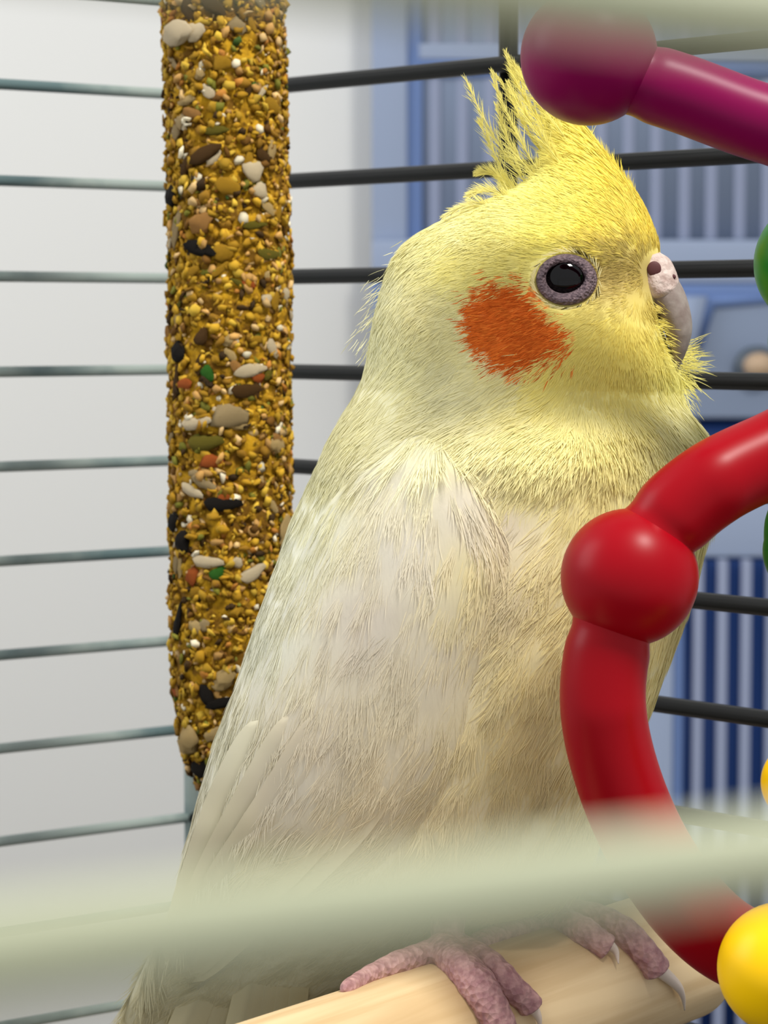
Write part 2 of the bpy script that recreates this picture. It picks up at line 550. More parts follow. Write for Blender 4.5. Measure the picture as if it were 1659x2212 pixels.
A_ = S_ * np.cos(rot)[:, None] + U_ * np.sin(rot)[:, None]; B_ = np.cross(N_, A_)
cen = C + N_ * (R_ + emb * gs)[:, None]
V = cen[:, None] + gs[:, None, None] * (ICO_V[None, :, 0, None] * A_[:, None] + ICO_V[None, :, 1, None] * (B_ * gr[:, None])[:, None] + ICO_V[None, :, 2, None] * (N_ * gt[:, None])[:, None])
V += rng.normal(0, .13, V.shape) * gs[:, None, None]
Fc = (ICO_F[None] + (np.arange(NG) * len(ICO_V))[:, None, None]).reshape(-1, 3)
ci = rng.choice(len(PAL), NG, p=pal_w)
colr = pal_c[ci] * rng.uniform(.6, 1.08, (NG, 1))
g = mesh_np('small_grains', V.reshape(-1, 3), [Fc], M_grain, None, np.repeat(colr, len(ICO_V), 0))
g.parent = stick; g.location = -stick.location; g['kind'] = 'stuff'

SEEDM = {k: simple(k + '_seed', c, .75, spec=.12, noise=(420, c2, .38, .6), bump=(900, .6, 'noise')) for k, c, c2 in [
    ('black', (14, 12, 10), (30, 24, 18)), ('brown', (56, 36, 14), (84, 58, 24)), ('white', (208, 198, 178), (186, 160, 110)),
    ('oat', (190, 168, 122), (160, 128, 70)), ('gold', (178, 136, 34), (138, 100, 22)), ('olive', (110, 100, 28), (84, 74, 20)),
    ('green', (52, 104, 30), (40, 84, 26)), ('rust', (168, 88, 34), (140, 66, 26)), ('grey', (140, 120, 82), (166, 144, 106)), ('tan', (172, 126, 72), (140, 98, 44))]}
seed_mesh = {}
for k, m in SEEDM.items():
    for var in range(2):
        vv = ICO2_V.copy()
        r3 = np.random.default_rng(hash(k) % 1000 * 0 + var * 17 + len(k))
        taper = 1 - (.35 if var == 0 else .15) * vv[:, 0]
        vv[:, 1] *= taper; vv[:, 2] *= taper
        vv += r3.normal(0, .13, vv.shape)
        me = bpy.data.meshes.new('seed')
        me.from_pydata(vv.tolist(), [], ICO2_F.tolist())
        me.polygons.foreach_set('use_smooth', np.ones(len(ICO2_F), bool))
        me.materials.append(m)
        seed_mesh[(k, var)] = me


from mathutils import Matrix


def seed(kind, y, ang, L, wd, tilt, emb=.1, thick=.42):
    """tilt: angle of the long axis above the image's horizontal, degrees; L, wd half sizes in px"""
    p, n, u, sd = stick_frame(y, ang)
    a = sd * math.cos(math.radians(tilt)) + u * math.sin(math.radians(tilt)); b = np.cross(n, a)
    sc = SD / F
    o = bpy.data.objects.new('seed', seed_mesh[(kind, random.randint(0, 1))])
    COL.objects.link(o)
    p = p + n * (emb * .30 * wd + 1) * sc
    mt = Matrix(((a[0], b[0], n[0], p[0]), (a[1], b[1], n[1], p[1]), (a[2], b[2], n[2], p[2]), (0, 0, 0, 1)))
    mt = mt @ Matrix.Diagonal((L * sc, wd * sc, wd * thick * sc, 1))
    o.parent = stick
    o.matrix_local = Matrix.Translation(-stick.location) @ mt


def seed_px(kind, x, y, L, wd, tilt, emb=.15, thick=.42):
    c = np.interp(y, ys, cx); r = np.interp(y, ys, rad)
    seed(kind, y, math.asin(max(-.98, min(.98, (x - c) / r))), L, wd, tilt, emb, thick)


for a in [('white', 395, 92, 42, 30, -6, .5), ('white', 432, 92, 26, 20, 10, .5), ('brown', 470, 40, 28, 16, -40), ('grey', 522, 82, 22, 16, -30), ('brown', 415, 40, 34, 15, -75),
          ('grey', 395, 285, 34, 14, 55), ('brown', 452, 352, 38, 17, 22, .4), ('white', 553, 385, 24, 22, 30, .5), ('white', 566, 425, 18, 18, 60, .5),
          ('black', 378, 430, 24, 22, 50, .6), ('grey', 388, 500, 44, 13, 70), ('black', 440, 550, 38, 17, -22, .3), ('olive', 555, 500, 26, 9, 5), ('brown', 575, 352, 22, 12, -20),
          ('olive', 585, 560, 32, 12, 0), ('white', 581, 655, 14, 11, 25), ('white', 618, 640, 14, 14, 20), ('tan', 365, 722, 14, 20, 0), ('black', 396, 768, 26, 20, -30, .6),
          ('brown', 388, 830, 40, 11, 80, .4), ('green', 458, 815, 20, 13, -60, .3), ('white', 545, 808, 34, 15, 8, .4), ('white', 592, 760, 24, 12, -55, .3), ('brown', 540, 850, 36, 14, 8, .3),
          ('grey', 510, 905, 42, 24, 5, .2), ('white', 435, 918, 40, 13, 8, .4), ('oat', 515, 922, 30, 10, -10, .3), ('oat', 600, 965, 22, 18, -20, .3), ('olive', 455, 960, 44, 16, 5),
          ('white', 425, 1062, 34, 11, -24, .4), ('grey', 450, 1045, 34, 11, -28, .3), ('black', 492, 1090, 44, 14, 2, .4), ('black', 382, 1125, 26, 20, 30, .4), ('black', 404, 1172, 26, 20, -60, .5),
          ('oat', 615, 1145, 38, 20, 62, .5), ('white', 460, 1212, 38, 12, -4, .4), ('white', 553, 1235, 34, 13, 32, .4), ('green', 480, 1235, 20, 13, 40, .2), ('rust', 425, 1240, 22, 15, 70),
          ('oat', 396, 1225, 24, 9, 85), ('black', 392, 1340, 40, 12, 68, .4), ('oat', 430, 1350, 18, 13, -30), ('oat', 492, 1460, 30, 18, 45, .4), ('black', 486, 1510, 34, 12, 10, .4), ('black', 455, 1495, 26, 16, -70, .2),
          ('oat', 415, 1592, 38, 28, 25, .5), ('black', 450, 1645, 40, 20, 30, .4), ('brown', 400, 1650, 22, 22, 40, .3), ('oat', 470, 1575, 22, 13, 30), ('tan', 432, 1685, 24, 16, 35),
          ('green', 555, 205, 9, 9, 0), ('oat', 440, 182, 13, 12, 20), ('gold', 590, 242, 26, 15, -30, .4), ('white', 571, 215, 18, 7, 45), ('oat', 412, 235, 26, 9, 10), ('tan', 425, 262, 24, 11, -15),
          ('gold', 490, 160, 22, 16, 10), ('gold', 500, 420, 30, 18, -20), ('tan', 445, 495, 28, 22, 20), ('gold', 490, 560, 24, 18, 0), ('rust', 545, 625, 18, 9, -20),
          ('oat', 500, 745, 14, 12, 40), ('oat', 505, 775, 18, 9, -50), ('brown', 445, 735, 22, 14, 60), ('rust', 470, 1000, 28, 14, 0), ('oat', 572, 1045, 16, 8, -80), ('oat', 590, 1090, 26, 9, -50)]:
    seed_px(*a)
kinds = ['gold', 'tan', 'oat', 'olive', 'brown', 'rust', 'grey', 'gold', 'gold', 'tan', 'white']
for i in range(190):
    k = random.choice(kinds)
    seed(k, random.uniform(-380, 1640), random.uniform(-math.pi, math.pi), random.uniform(11, 26), random.uniform(7, 13), random.uniform(0, 180), random.uniform(-.3, .3))

# ------------------------------------------------------------------ plastic toy links
TD = 0.358


def toy(name, label, px_path, rad_px, balls, mat, d=TD, dz=None, n=180):
    """bent plastic link: a tube along a pixel path at depth d with round knuckles"""
    root_p = p1(px_path[0][0], px_path[0][1], d)
    r = empty(name, tuple(root_p), label, 'bird toy', 'plastic toy links')
    q = catmull(px_path, n)
    dep = np.full(n, d) if dz is None else d + np.interp(np.linspace(0, 1, n), np.linspace(0, 1, len(dz)), dz)
    pts = P(q[:, 0], q[:, 1], dep)
    rr = np.full(n, rad_px * d / F)
    for (bxp, byp, br, dd) in balls:
        gap = np.abs(np.hypot(q[:, 0] - bxp, q[:, 1] - byp) - br * .86)
        rr *= 1 - .07 * np.exp(-.5 * (gap / 16) ** 2)
    v, f = tube_geo(pts, rr, 40)
    _kid('bent_tube', (v, f), mat, r, True)
    for (bxp, byp, br, dd) in balls:
        b = _kid('ball_joint', sphere_geo(p1(bxp, byp, d + dd), br * d / F, 56, 36), mat, r, True)
        # seam collars where tube meets ball
    return r


toy('toy_link', 'shiny red bent plastic link with a ball joint, in front of the bird\'s breast',
    [(1990, 900), (1800, 925), (1660, 985), (1540, 1045), (1440, 1130), (1360, 1250), (1315, 1390), (1303, 1530), (1335, 1680), (1400, 1830), (1490, 1960), (1585, 2040), (1700, 2075), (1850, 2070)],
    93, [(1360, 1247, 149, 0)], M_red, dz=[.012, .008, .004, .0, 0, 0, 0, 0, .002, .004, .006, .008, .01, .012])
toy('toy_link', 'magenta plastic link with a round knuckle at the top right, touching the crest',
    [(1255, -60), (1262, 40), (1285, 128), (1360, 165), (1480, 205), (1600, 250), (1720, 292), (1840, 360), (1900, 460)],
    84, [(1272, 122, 148, 0)], M_purple, d=.362)
toy('toy_link', 'green plastic link showing only its rounded left edge at the right border',
    [(1900, 480), (1790, 560), (1752, 700), (1760, 860), (1752, 1050), (1745, 1190), (1800, 1330), (1900, 1400)],
    92, [(1772, 570, 143, 0), (1752, 1190, 104, 0)], M_green, d=.378)
toy('toy_link', 'bright yellow plastic link with a big ball at the lower right corner',
    [(1700, 2090), (1800, 2110), (1900, 2060), (1940, 1930), (1910, 1790), (1830, 1705), (1726, 1690)],
    84, [(1692, 2092, 142, 0), (1732, 1690, 88, 0)], M_yellow, d=.345)

# ------------------------------------------------------------------ the cockatiel
FOOT_BASE = p1(1110, 2000, .40)
bird = empty('cockatiel', tuple(FOOT_BASE), 'pale yellow cockatiel with orange cheek patch and raised crest, perched on the dowel', 'bird')
S0 = .40 / F                      # metres per pixel at the bird

#        y    xl    xr    b    d0
TAB = np.array([
    (232, 1178, 1204, 6, .400), (262, 1190, 1246, 18, .400), (300, 1190, 1284, 38, .400), (350, 1180, 1326, 68, .400), (400, 1140, 1363, 100, .400), (432, 1058, 1384, 128, .400),
    (470, 965, 1404, 155, .400), (510, 897, 1421, 176, .400), (550, 860, 1432, 190, .400), (600, 834, 1424, 204, .400), (650, 816, 1428, 216, .400),
    (700, 805, 1428, 228, .400), (750, 798, 1446, 238, .400), (800, 788, 1466, 248, .400), (840, 773, 1468, 256, .400), (875, 753, 1480, 272, .400), (930, 722, 1520, 302, .400),
    (1000, 688, 1543, 330, .400), (1100, 642, 1548, 352, .400), (1200, 606, 1520, 362, .400), (1300, 570, 1492, 364, .400), (1400, 536, 1462, 358, .400), (1500, 502, 1420, 346, .400),
    (1600, 468, 1376, 330, .400), (1700, 434, 1334, 306, .400), (1800, 408, 1302, 276, .400), (1900, 388, 1264, 236, .401), (1950, 374, 1215, 208, .403), (2000, 350, 1080, 176, .406),
    (2050, 326, 900, 150, .409), (2100, 304, 790, 128, .412), (2150, 284, 720, 108, .415), (2212, 258, 640, 84, .419), (2300, 225, 560, 60, .424), (2400, 196, 480, 40, .43), (2440, 240, 420, 12, .433)], float)
NR, NC = 260, 168
yy = np.linspace(232, 2440, NR)


def smooth_tab(col, sig=14):
    fine = np.linspace(232 - 200, 2440 + 200, 2608)
    v = np.interp(fine, TAB[:, 0], TAB[:, col])
    v = np.where(fine < 232, TAB[0, col] + (fine - 232) * (TAB[1, col] - TAB[0, col]) / 30, v)
    k = np.exp(-.5 * (np.arange(-50, 51) / sig) ** 2); k /= k.sum()
    return fine, np.convolve(v, k, 'same')


FY, XL = smooth_tab(1); _, XR = smooth_tab(2); _, BB = smooth_tab(3); _, DD = smooth_tab(4)
XR = np.maximum(XR, XL + 6); BB = np.maximum(BB, 3)
EXP = 2.25


def row(y):
    xl = np.interp(y, FY, XL); xr = np.interp(y, FY, XR)
    return (xl + xr) / 2, (xr - xl) / 2, np.interp(y, FY, BB) * S0, np.interp(y, FY, DD)


def near_depth(px, py):
    c, a, b, d = row(py)
    u = np.clip(np.abs((px - c) / a), 0, .999)
    return d - b * (1 - u ** EXP) ** (1 / EXP)


th = np.linspace(0, 2 * math.pi, NC, endpoint=False)
YY, TH = np.meshgrid(yy, th, indexing='ij')
c, a, b, d = row(YY)
cs, sn = np.cos(TH), np.sin(TH)
BX = c + a * np.sign(cs) * np.abs(cs) ** (2 / EXP)
BDp = d + b * np.sign(sn) * np.abs(sn) ** (2 / EXP)
BV = P(BX, YY, BDp).reshape(-1, 3)
BPX = np.stack([BX.ravel(), YY.ravel()], 1)
bfaces = grid_faces(NR, NC)


def vnormals(V, F4):
    n = np.zeros_like(V)
    fn = np.cross(V[F4[:, 2]] - V[F4[:, 0]], V[F4[:, 3]] - V[F4[:, 1]])
    for k in range(4):
        np.add.at(n, F4[:, k], fn)
    return n / (np.linalg.norm(n, axis=1)[:, None] + 1e-15)


BN = vnormals(BV, bfaces)
ctr = P(c.ravel(), YY.ravel(), d.ravel())
if ((BV - ctr) * BN).sum(1).mean() < 0:
    bfaces = bfaces[:, ::-1]; BN = -BN


def seg_dist(p, poly):
    poly = np.asarray(poly, float)
    best = np.full(len(p), 1e9)
    for i in range(len(poly) - 1):
        A, B = poly[i], poly[i + 1]
        ab = B - A
        t = np.clip(((p - A) @ ab) / (ab @ ab), 0, 1)
        best = np.minimum(best, np.linalg.norm(p - (A + t[:, None] * ab), axis=1))
    return best


disp = np.zeros(len(BV))
for (x, y, sx, sy, am) in [(1370, 745, 80, 90, 1.8), (1230, 760, 130, 80, .8), (1100, 705, 90, 80, .5), (1222, 603, 46, 38, -2.2), (1240, 525, 120, 28, .7), (1330, 610, 45, 40, -.9),
                           (1190, 1000, 120, 60, 1.3), (880, 990, 150, 60, .9), (1360, 990, 100, 70, .6), (1300, 1250, 160, 180, 1.0), (820, 600, 60, 50, -.4)]:
    disp += am * .001 * np.exp(-.5 * (((BPX[:, 0] - x) / sx) ** 2 + ((BPX[:, 1] - y) / sy) ** 2))
gd = seg_dist(BPX, [(700, 1075), (790, 985), (880, 925), (990, 905), (1100, 905), (1240, 895), (1340, 880), (1450, 868)])
disp += -.0007 * np.exp(-.5 * (gd / 40) ** 2)
gd = seg_dist(BPX, [(690, 1090), (640, 1190), (600, 1280)])
disp += -.0010 * np.exp(-.5 * (gd / 16) ** 2)
edge = np.clip(1 - np.abs((BPX[:, 0] - c.ravel()) / a.ravel()) ** 6, 0, 1)
disp *= edge
ph = BPX / 60.0
disp += .00018 * (np.sin(ph[:, 0] * 1.3 + ph[:, 1] * .6) * np.sin(ph[:, 1] * 1.1 - ph[:, 0] * .4 + 1))
BV = BV + BN * disp[:, None]
BN = vnormals(BV, bfaces)


def rbf(p, ctrl, p_=1.6, eps=40.0):
    ctrl = np.asarray(ctrl, float)
    out = np.zeros((len(p), ctrl.shape[1] - 2))
    for i in range(0, len(p), 20000):
        q = p[i:i + 20000]
        d2 = ((q[:, None] - ctrl[None, :, :2]) ** 2).sum(-1) + eps * eps
        w = d2 ** -p_
        out[i:i + 20000] = (w @ ctrl[:, 2:]) / w.sum(1)[:, None]
    return out


FLOW = [(1430, 550, -.4, -.9), (1390, 450, -.5, -.85), (1300, 330, -.68, -.73), (1200, 260, -.6, -.8), (1250, 420, -.72, -.68), (1150, 400, -.8, -.55), (1300, 500, -.9, -.4), (1200, 520, -1, -.1),
        (1050, 480, -1, .05), (950, 520, -.9, .4), (870, 600, -.6, .8), (1000, 600, -1, .3), (820, 720, -.5, .85), (1100, 640, -1, .28), (1060, 700, -1, .12), (1100, 770, -.9, .42), (1200, 720, -.9, .35),
        (1300, 680, -.6, .6), (1350, 620, -.8, .4), (1420, 660, .8, .45), (1445, 720, .85, .5), (1460, 780, .8, .6), (1490, 790, .7, .7), (1475, 845, .6, .8), (1380, 780, .0, 1), (1250, 800, -.5, .85), (1100, 850, -.6, .8),
        (950, 800, -.7, .75), (800, 850, -.45, .9), (1300, 880, .0, 1), (1450, 900, .3, .95), (1200, 1000, -.5, .87), (1350, 1000, -.1, 1), (1150, 1100, -.55, .83), (1200, 1250, -.5, .85), (1100, 1350, -.5, .85),
        (1200, 1500, -.3, .95), (1150, 1700, -.2, 1), (1400, 1300, -.15, 1), (700, 1000, -.5, .87), (620, 1200, -.35, .93), (500, 1500, -.33, .94), (430, 1750, -.25, .97), (850, 1100, -.15, 1),
        (850, 1300, -.15, 1), (800, 1500, -.2, 1), (700, 1700, -.25, .97), (900, 950, -.75, .65), (600, 2000, -.45, .9), (400, 2200, -.45, .9), (1250, 1900, -.1, 1)]

COLR = [  # feather colour by place, sRGB
    (1210, 260, 246, 232, 110), (1280, 330, 248, 230, 84), (1350, 400, 250, 228, 62), (1410, 500, 250, 226, 56), (1250, 450, 248, 232, 96), (1300, 500, 248, 226, 60), (1150, 400, 246, 234, 128),
    (1200, 520, 246, 232, 92), (1100, 480, 246, 238, 160), (1000, 480, 246, 240, 180), (930, 540, 242, 236, 178), (850, 610, 242, 238, 196), (1000, 570, 244, 234, 146), (1100, 580, 240, 224, 110),
    (930, 660, 238, 230, 176), (820, 720, 240, 237, 196), (900, 780, 238, 233, 184), (960, 700, 242, 234, 176), (1325, 605, 168, 140, 30), (1345, 612, 170, 142, 28), (1315, 640, 184, 158, 50), (1368, 605, 190, 160, 36), (1370, 648, 240, 214, 66), (1290, 665, 236, 216, 90), (1230, 740, 244, 222, 84),
    (1330, 720, 248, 224, 72), (1430, 720, 248, 230, 90), (1200, 810, 246, 228, 104), (1330, 830, 246, 226, 96), (1470, 800, 246, 234, 130), (1100, 840, 246, 238, 180), (1000, 860, 242, 236, 190),
    (1300, 920, 246, 236, 166), (1450, 920, 248, 242, 194), (800, 900, 238, 232, 184), (1180, 980, 246, 238, 178), (1000, 950, 244, 238, 190), (880, 980, 246, 242, 206), (700, 1020, 238, 234, 194),
    (1120, 1080, 240, 230, 172), (1300, 1080, 242, 230, 164), (1450, 1100, 246, 238, 180), (1200, 1250, 243, 231, 176), (1100, 1250, 226, 212, 176), (1350, 1350, 244, 230, 172), (1200, 1450, 242, 228, 172),
    (1120, 1600, 240, 224, 170), (1200, 1800, 240, 226, 176), (1000, 1800, 238, 224, 180), (1430, 1450, 244, 234, 176), (640, 1150, 240, 238, 212), (560, 1350, 238, 236, 214), (480, 1600, 230, 226, 202),
    (430, 1780, 226, 220, 194), (600, 1900, 222, 212, 176), (500, 2100, 226, 216, 176), (700, 2100, 216, 202, 156), (1000, 1100, 226, 217, 198), (880, 1200, 230, 222, 204), (1030, 1230, 238, 226, 178), (800, 1350, 222, 212, 194),
    (900, 1450, 226, 216, 190), (700, 1600, 222, 211, 188), (850, 1650, 234, 222, 192), (620, 1700, 222, 213, 192), (750, 1800, 228, 217, 186), (1090, 1130, 220, 206, 184), (860, 1060, 237, 230, 208)]
EARPATCH = np.array([(1000, 665), (1020, 634), (1060, 612), (1130, 616), (1146, 640), (1172, 680), (1212, 706), (1212, 745), (1180, 775), (1110, 802), (1050, 785), (1015, 745), (1000, 705)], float)


COLR = [(x, y, r, min(243, g_ + 5) if b_ < 135 else g_, b_ * .62 + 70 if b_ < 135 else b_) for x, y, r, g_, b_ in COLR]
EARPATCH = EARPATCH + np.array([20, 2])


def inside(p, poly):
    x, y = p[:, 0], p[:, 1]
    r = np.zeros(len(p), bool)
    j = len(poly) - 1
    for i in range(len(poly)):
        xi, yi = poly[i]; xj, yj = poly[j]
        m = ((yi > y) != (yj > y)) & (x < (xj - xi) * (y - yi) / (yj - yi + 1e-12) + xi)
        r ^= m
        j = i
    return r


def colour_at(p, jitter=0.0):
    q = p + rng.normal(0, 1, p.shape) * jitter
    col = rbf(q, COLR, 1.7, 38)
    mott = np.sin(q[:, 0] / 37 + 2 * np.sin(q[:, 1] / 71)) * np.sin(q[:, 1] / 53 + 1.5 * np.sin(q[:, 0] / 61))
    col = col * (1 + .018 * mott[:, None])
    m = inside(q + rng.normal(0, 1, q.shape) * np.array([7, 4]) * (jitter > 0), EARPATCH)
    org = np.array([232, 118, 42]) + rng.normal(0, 1, (len(q), 1)) * np.array([16, 15, 8])
    col = np.where(m[:, None], org, col)
    return np.clip(lin(np.clip(col, 0, 255)), 0, .98)


body = mesh_np('body', BV, [bfaces], M_body, None, colour_at(BPX) * .86)
body.parent = bird; body.location = -bird.location


# ---- soft plumage: fine barbs laid along the feather tracts
def strand_mesh(name, roots, nrm, dirs, length, width, tilt, cols, parent, droop=.5, side=None, mat=None, tipcol=None, embed=.00006, rough=.085):
    n = len(roots)
    t = np.array([0, .4, .75, 1.0]); wpr = np.array([.8, 1.0, .75])
    sidev = np.cross(nrm, dirs)
    sidev /= np.linalg.norm(sidev, axis=1)[:, None] + 1e-12
    roll = rng.normal(0, .22, n)
    sw = sidev * np.cos(roll)[:, None] + nrm * np.sin(roll)[:, None]
    bend = rng.normal(0, .10, n)
    V = np.zeros((n, 7, 3), np.float32)
    for k, tk in enumerate(t):
        cpt = roots - nrm * embed + dirs * (length * tk)[:, None] + nrm * (length * (tilt * tk - droop * tilt * tk * tk))[:, None] + sidev * (length * bend * tk * tk)[:, None]
        if k < 3:
            V[:, 2 * k] = cpt - sw * (width * wpr[k] * .5)[:, None]
            V[:, 2 * k + 1] = cpt + sw * (width * wpr[k] * .5)[:, None]
        else:
            V[:, 6] = cpt
    base = (np.arange(n) * 7)[:, None]
    quads = np.concatenate([base + np.array([0, 2, 3, 1]), base + np.array([2, 4, 5, 3])])
    tris = base + np.array([4, 6, 5])
    cc = np.repeat(cols[:, None], 7, 1)
    cc[:, :2] *= .97
    if tipcol is not None:
        cc[:, 4:] = cc[:, 4:] * (1 - tipcol) + tipcol * .9
    o = mesh_np(name, V.reshape(-1, 3), [quads, tris], mat or M_plume, None, np.clip(cc.reshape(-1, 3), 0, 1))
    cn = nrm + sidev * rng.normal(0, rough, n)[:, None] - dirs * rng.normal(.04, rough * .6, n)[:, None]
    cn /= np.linalg.norm(cn, axis=1)[:, None]
    o.data.normals_split_custom_set_from_vertices(np.repeat(cn, 7, 0).astype(np.float32))
    o.parent = parent
    o.location = -bird.location
    o['kind'] = 'stuff'
    return o


def sample_surface(V, N, PX, F4, n, weight=None):
    tri = np.concatenate([F4[:, [0, 1, 2]], F4[:, [0, 2, 3]]])
    ar = np.linalg.norm(np.cross(V[tri[:, 1]] - V[tri[:, 0]], V[tri[:, 2]] - V[tri[:, 0]]), axis=1)
    if weight is not None:
        ar = ar * weight[tri].mean(1)
    idx = rng.choice(len(tri), n, p=ar / ar.sum())
    r1 = np.sqrt(rng.random(n)); r2 = rng.random(n)
    w = np.stack([1 - r1, r1 * (1 - r2), r1 * r2], 1)
    T = tri[idx]
    def itp(A): return (A[T] * w[:, :, None]).sum(1)
    nn_ = itp(N)
    return itp(V), nn_ / np.linalg.norm(nn_, axis=1)[:, None], itp(PX)


def px_to_dir(fl, nrm):
    d3 = fl[:, :1] * RIGHT - fl[:, 1:2] * UP
    d3 = d3 - nrm * (d3 * nrm).sum(1)[:, None]
    return d3 / (np.linalg.norm(d3, axis=1)[:, None] + 1e-9)


def plumage(name, V, N, PX, F4, nclump, per, parent, len_px, width_px, tilt, spread, weight=None, keep=None, flow=None, lenfun=None, jit=9.0):
    R0, n0, p0 = sample_surface(V, N, PX, F4, nclump, weight)
    if keep is not None:
        k = keep(p0); R0, n0, p0 = R0[k], n0[k], p0[k]
    m = len(R0)
    fl = (flow or (lambda p: rbf(p, FLOW, 1.8, 30)))(p0)
    fl /= np.linalg.norm(fl, axis=1)[:, None] + 1e-9
    ang = rng.normal(0, .10, m)
    fl = np.stack([fl[:, 0] * np.cos(ang) - fl[:, 1] * np.sin(ang), fl[:, 0] * np.sin(ang) + fl[:, 1] * np.cos(ang)], 1)
    D0 = px_to_dir(fl, n0)
    S = np.cross(n0, D0)
    val = rng.normal(1.0, .022, (m, 1))
    i = np.repeat(np.arange(m), per)
    off = rng.normal(0, 1, len(i)) * 5.5 * S0
    along = rng.uniform(-6, 6, len(i)) * S0
    roots = R0[i] + S[i] * off[:, None] + D0[i] * along[:, None]
    fan = off / (5.5 * S0) * spread + rng.normal(0, .06, len(i))
    dirs = D0[i] * np.cos(fan)[:, None] + S[i] * np.sin(fan)[:, None]
    L = len_px * S0 * rng.uniform(.6, 1.15, len(i))
    if lenfun is not None:
        L = L * lenfun(p0)[i]
    wd = width_px * S0 * rng.uniform(.6, 1.3, len(i))
    tl = (np.clip(rng.normal(tilt, tilt * .35, m), .02, 1) * (1 + 1.6 * np.exp(-.5 * ((p0[:, 1] - 905) / 45) ** 2) * (p0[:, 0] > 900)))[i] * rng.uniform(.7, 1.3, len(i))
    perp = np.stack([-fl[:, 1], fl[:, 0]], 1)
    ps = p0[i] + perp[i] * (off / S0)[:, None] + fl[i] * (along / S0)[:, None]
    cols = colour_at(ps, 4.0) * val[i] * rng.normal(1, .018, (len(i), 1))
    return strand_mesh(name, roots, n0[i], dirs, L, wd, tl, cols, parent)


def lenf(p):
    # short feathers on the face, longer down the body
    l = np.interp(p[:, 1], [230, 430, 700, 900, 1100, 2000], [.9, .75, .75, 1.0, 1.15, 1.2])
    face = np.exp(-.5 * (((p[:, 0] - 1370) / 120) ** 2 + ((p[:, 1] - 640) / 130) ** 2))
    ear = np.exp(-.5 * (((p[:, 0] - 1110) / 110) ** 2 + ((p[:, 1] - 705) / 90) ** 2))
    return l * (1 - .5 * face) * (1 - .35 * ear)


def not_eye(p):
    e = ((p[:, 0] - 1224) / 70) ** 2 + ((p[:, 1] - 604) / 60) ** 2
    bk = (p[:, 0] > 1396) & (p[:, 1] > 552) & (p[:, 1] < 648)
    return (e > 1.0) & ~bk & (p[:, 1] < 2300)


wgt = np.interp(BPX[:, 1], [230, 300, 880, 960, 1040, 2440], [2.8, 2.6, 2.4, 1.4, .30, .20])
gd2 = seg_dist(BPX, [(1000, 880), (1100, 880), (1240, 872), (1340, 862), (1460, 855)])
wgt += 2.2 * np.exp(-.5 * (gd2 / 34) ** 2)
wgt *= np.where((BPX[:, 0] > 1050) & (BPX[:, 1] > 1000), 1.5, 1.0)
plumage('plumage', BV, BN, BPX, bfaces, 17500, 17, bird, 66, 2.1, .06, .10, weight=wgt, keep=not_eye, lenfun=lenf)

# ---- wing: a shell lying on the flank
FRONT = catmull([(985, 945), (1065, 1070), (1112, 1200), (1085, 1340), (1035, 1480), (1000, 1640), (910, 1800), (760, 1930), (590, 2030), (430, 2140)], 70)
BACK = catmull([(850, 955), (735, 1055), (662, 1175), (618, 1280), (574, 1390), (532, 1500), (490, 1610), (450, 1730), (420, 1860), (355, 2080)], 70)


def make_wing(far):
    ns, nt_ = 70, 48
    t = np.linspace(0, 1, nt_)
    s_ = np.linspace(0, 1, ns)
    px = FRONT[:, None] * (1 - t)[None, :, None] + BACK[:, None] * t[None, :, None]
    # round the shoulder: bend the start of the rows upward
    px[:, :, 1] -= (26 * np.sin(math.pi * t))[None, :] * np.clip(1 - s_ / .25, 0, 1)[:, None]
    dn = near_depth(px[..., 0], px[..., 1])
    prof = (1 - np.where(t < .5, np.abs(2 * t - 1) ** 3.2, np.abs(2 * t - 1) ** 10))[None, :] * np.minimum(1, (s_ / .07))[:, None] ** .6
    h = .0032 * prof - .0005
    dep = dn - h
    if far:
        _, _, _, d0 = row(px[..., 1])
        dep = 2 * d0 - dep
    V = P(px[..., 0], px[..., 1], dep).reshape(-1, 3)
    f4 = grid_faces(ns, nt_, False)
    n = vnormals(V, f4)
    want = FWD if far else -FWD
    if (n @ want).mean() < 0:
        f4 = f4[:, ::-1]; n = -n
    pxf = px.reshape(-1, 2)
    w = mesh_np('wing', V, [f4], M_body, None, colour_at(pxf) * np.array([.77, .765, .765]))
    w.parent = bird; w.location = -bird.location
    ds = np.gradient(px, axis=0).reshape(-1, 2)
    ctrl = np.concatenate([pxf[::23], ds[::23] / (np.linalg.norm(ds[::23], axis=1)[:, None] + 1e-9)], 1)
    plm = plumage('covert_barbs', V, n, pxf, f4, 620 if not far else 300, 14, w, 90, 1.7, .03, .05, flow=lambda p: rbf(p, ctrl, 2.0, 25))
    plm.location = (0, 0, 0)
    return w, px, dep


def blade(name, path, depth, hw, colr_px, parent, arch=.0006, mat=None):
    """one long feather: path px (n,2), depth (n,), half width px (n,)"""
    n = len(path)
    tn = np.gradient(path, axis=0); tn /= np.linalg.norm(tn, axis=1)[:, None]
    sd = np.stack([-tn[:, 1], tn[:, 0]], 1)
    k = np.linspace(-1, 1, 7)
    px = path[:, None] + sd[:, None] * (hw[:, None] * k)[..., None]
    dep = depth[:, None] + (np.abs(k) ** 1.6 * arch)[None, :] - .0001 * (np.abs(k) < .1)
    V = P(px[..., 0], px[..., 1], dep).reshape(-1, 3)
    colr = colour_at(px.reshape(-1, 2))
    sh = np.where(np.abs(np.tile(k, n)) < .1, .9, 1.0)[:, None]
    o = mesh_np(name, V, [grid_faces(n, 7, False)], mat or M_plume, None, colr * sh)
    o.parent = parent
    o.location = -bird.location if parent is bird else Vector((0, 0, 0))
    return o


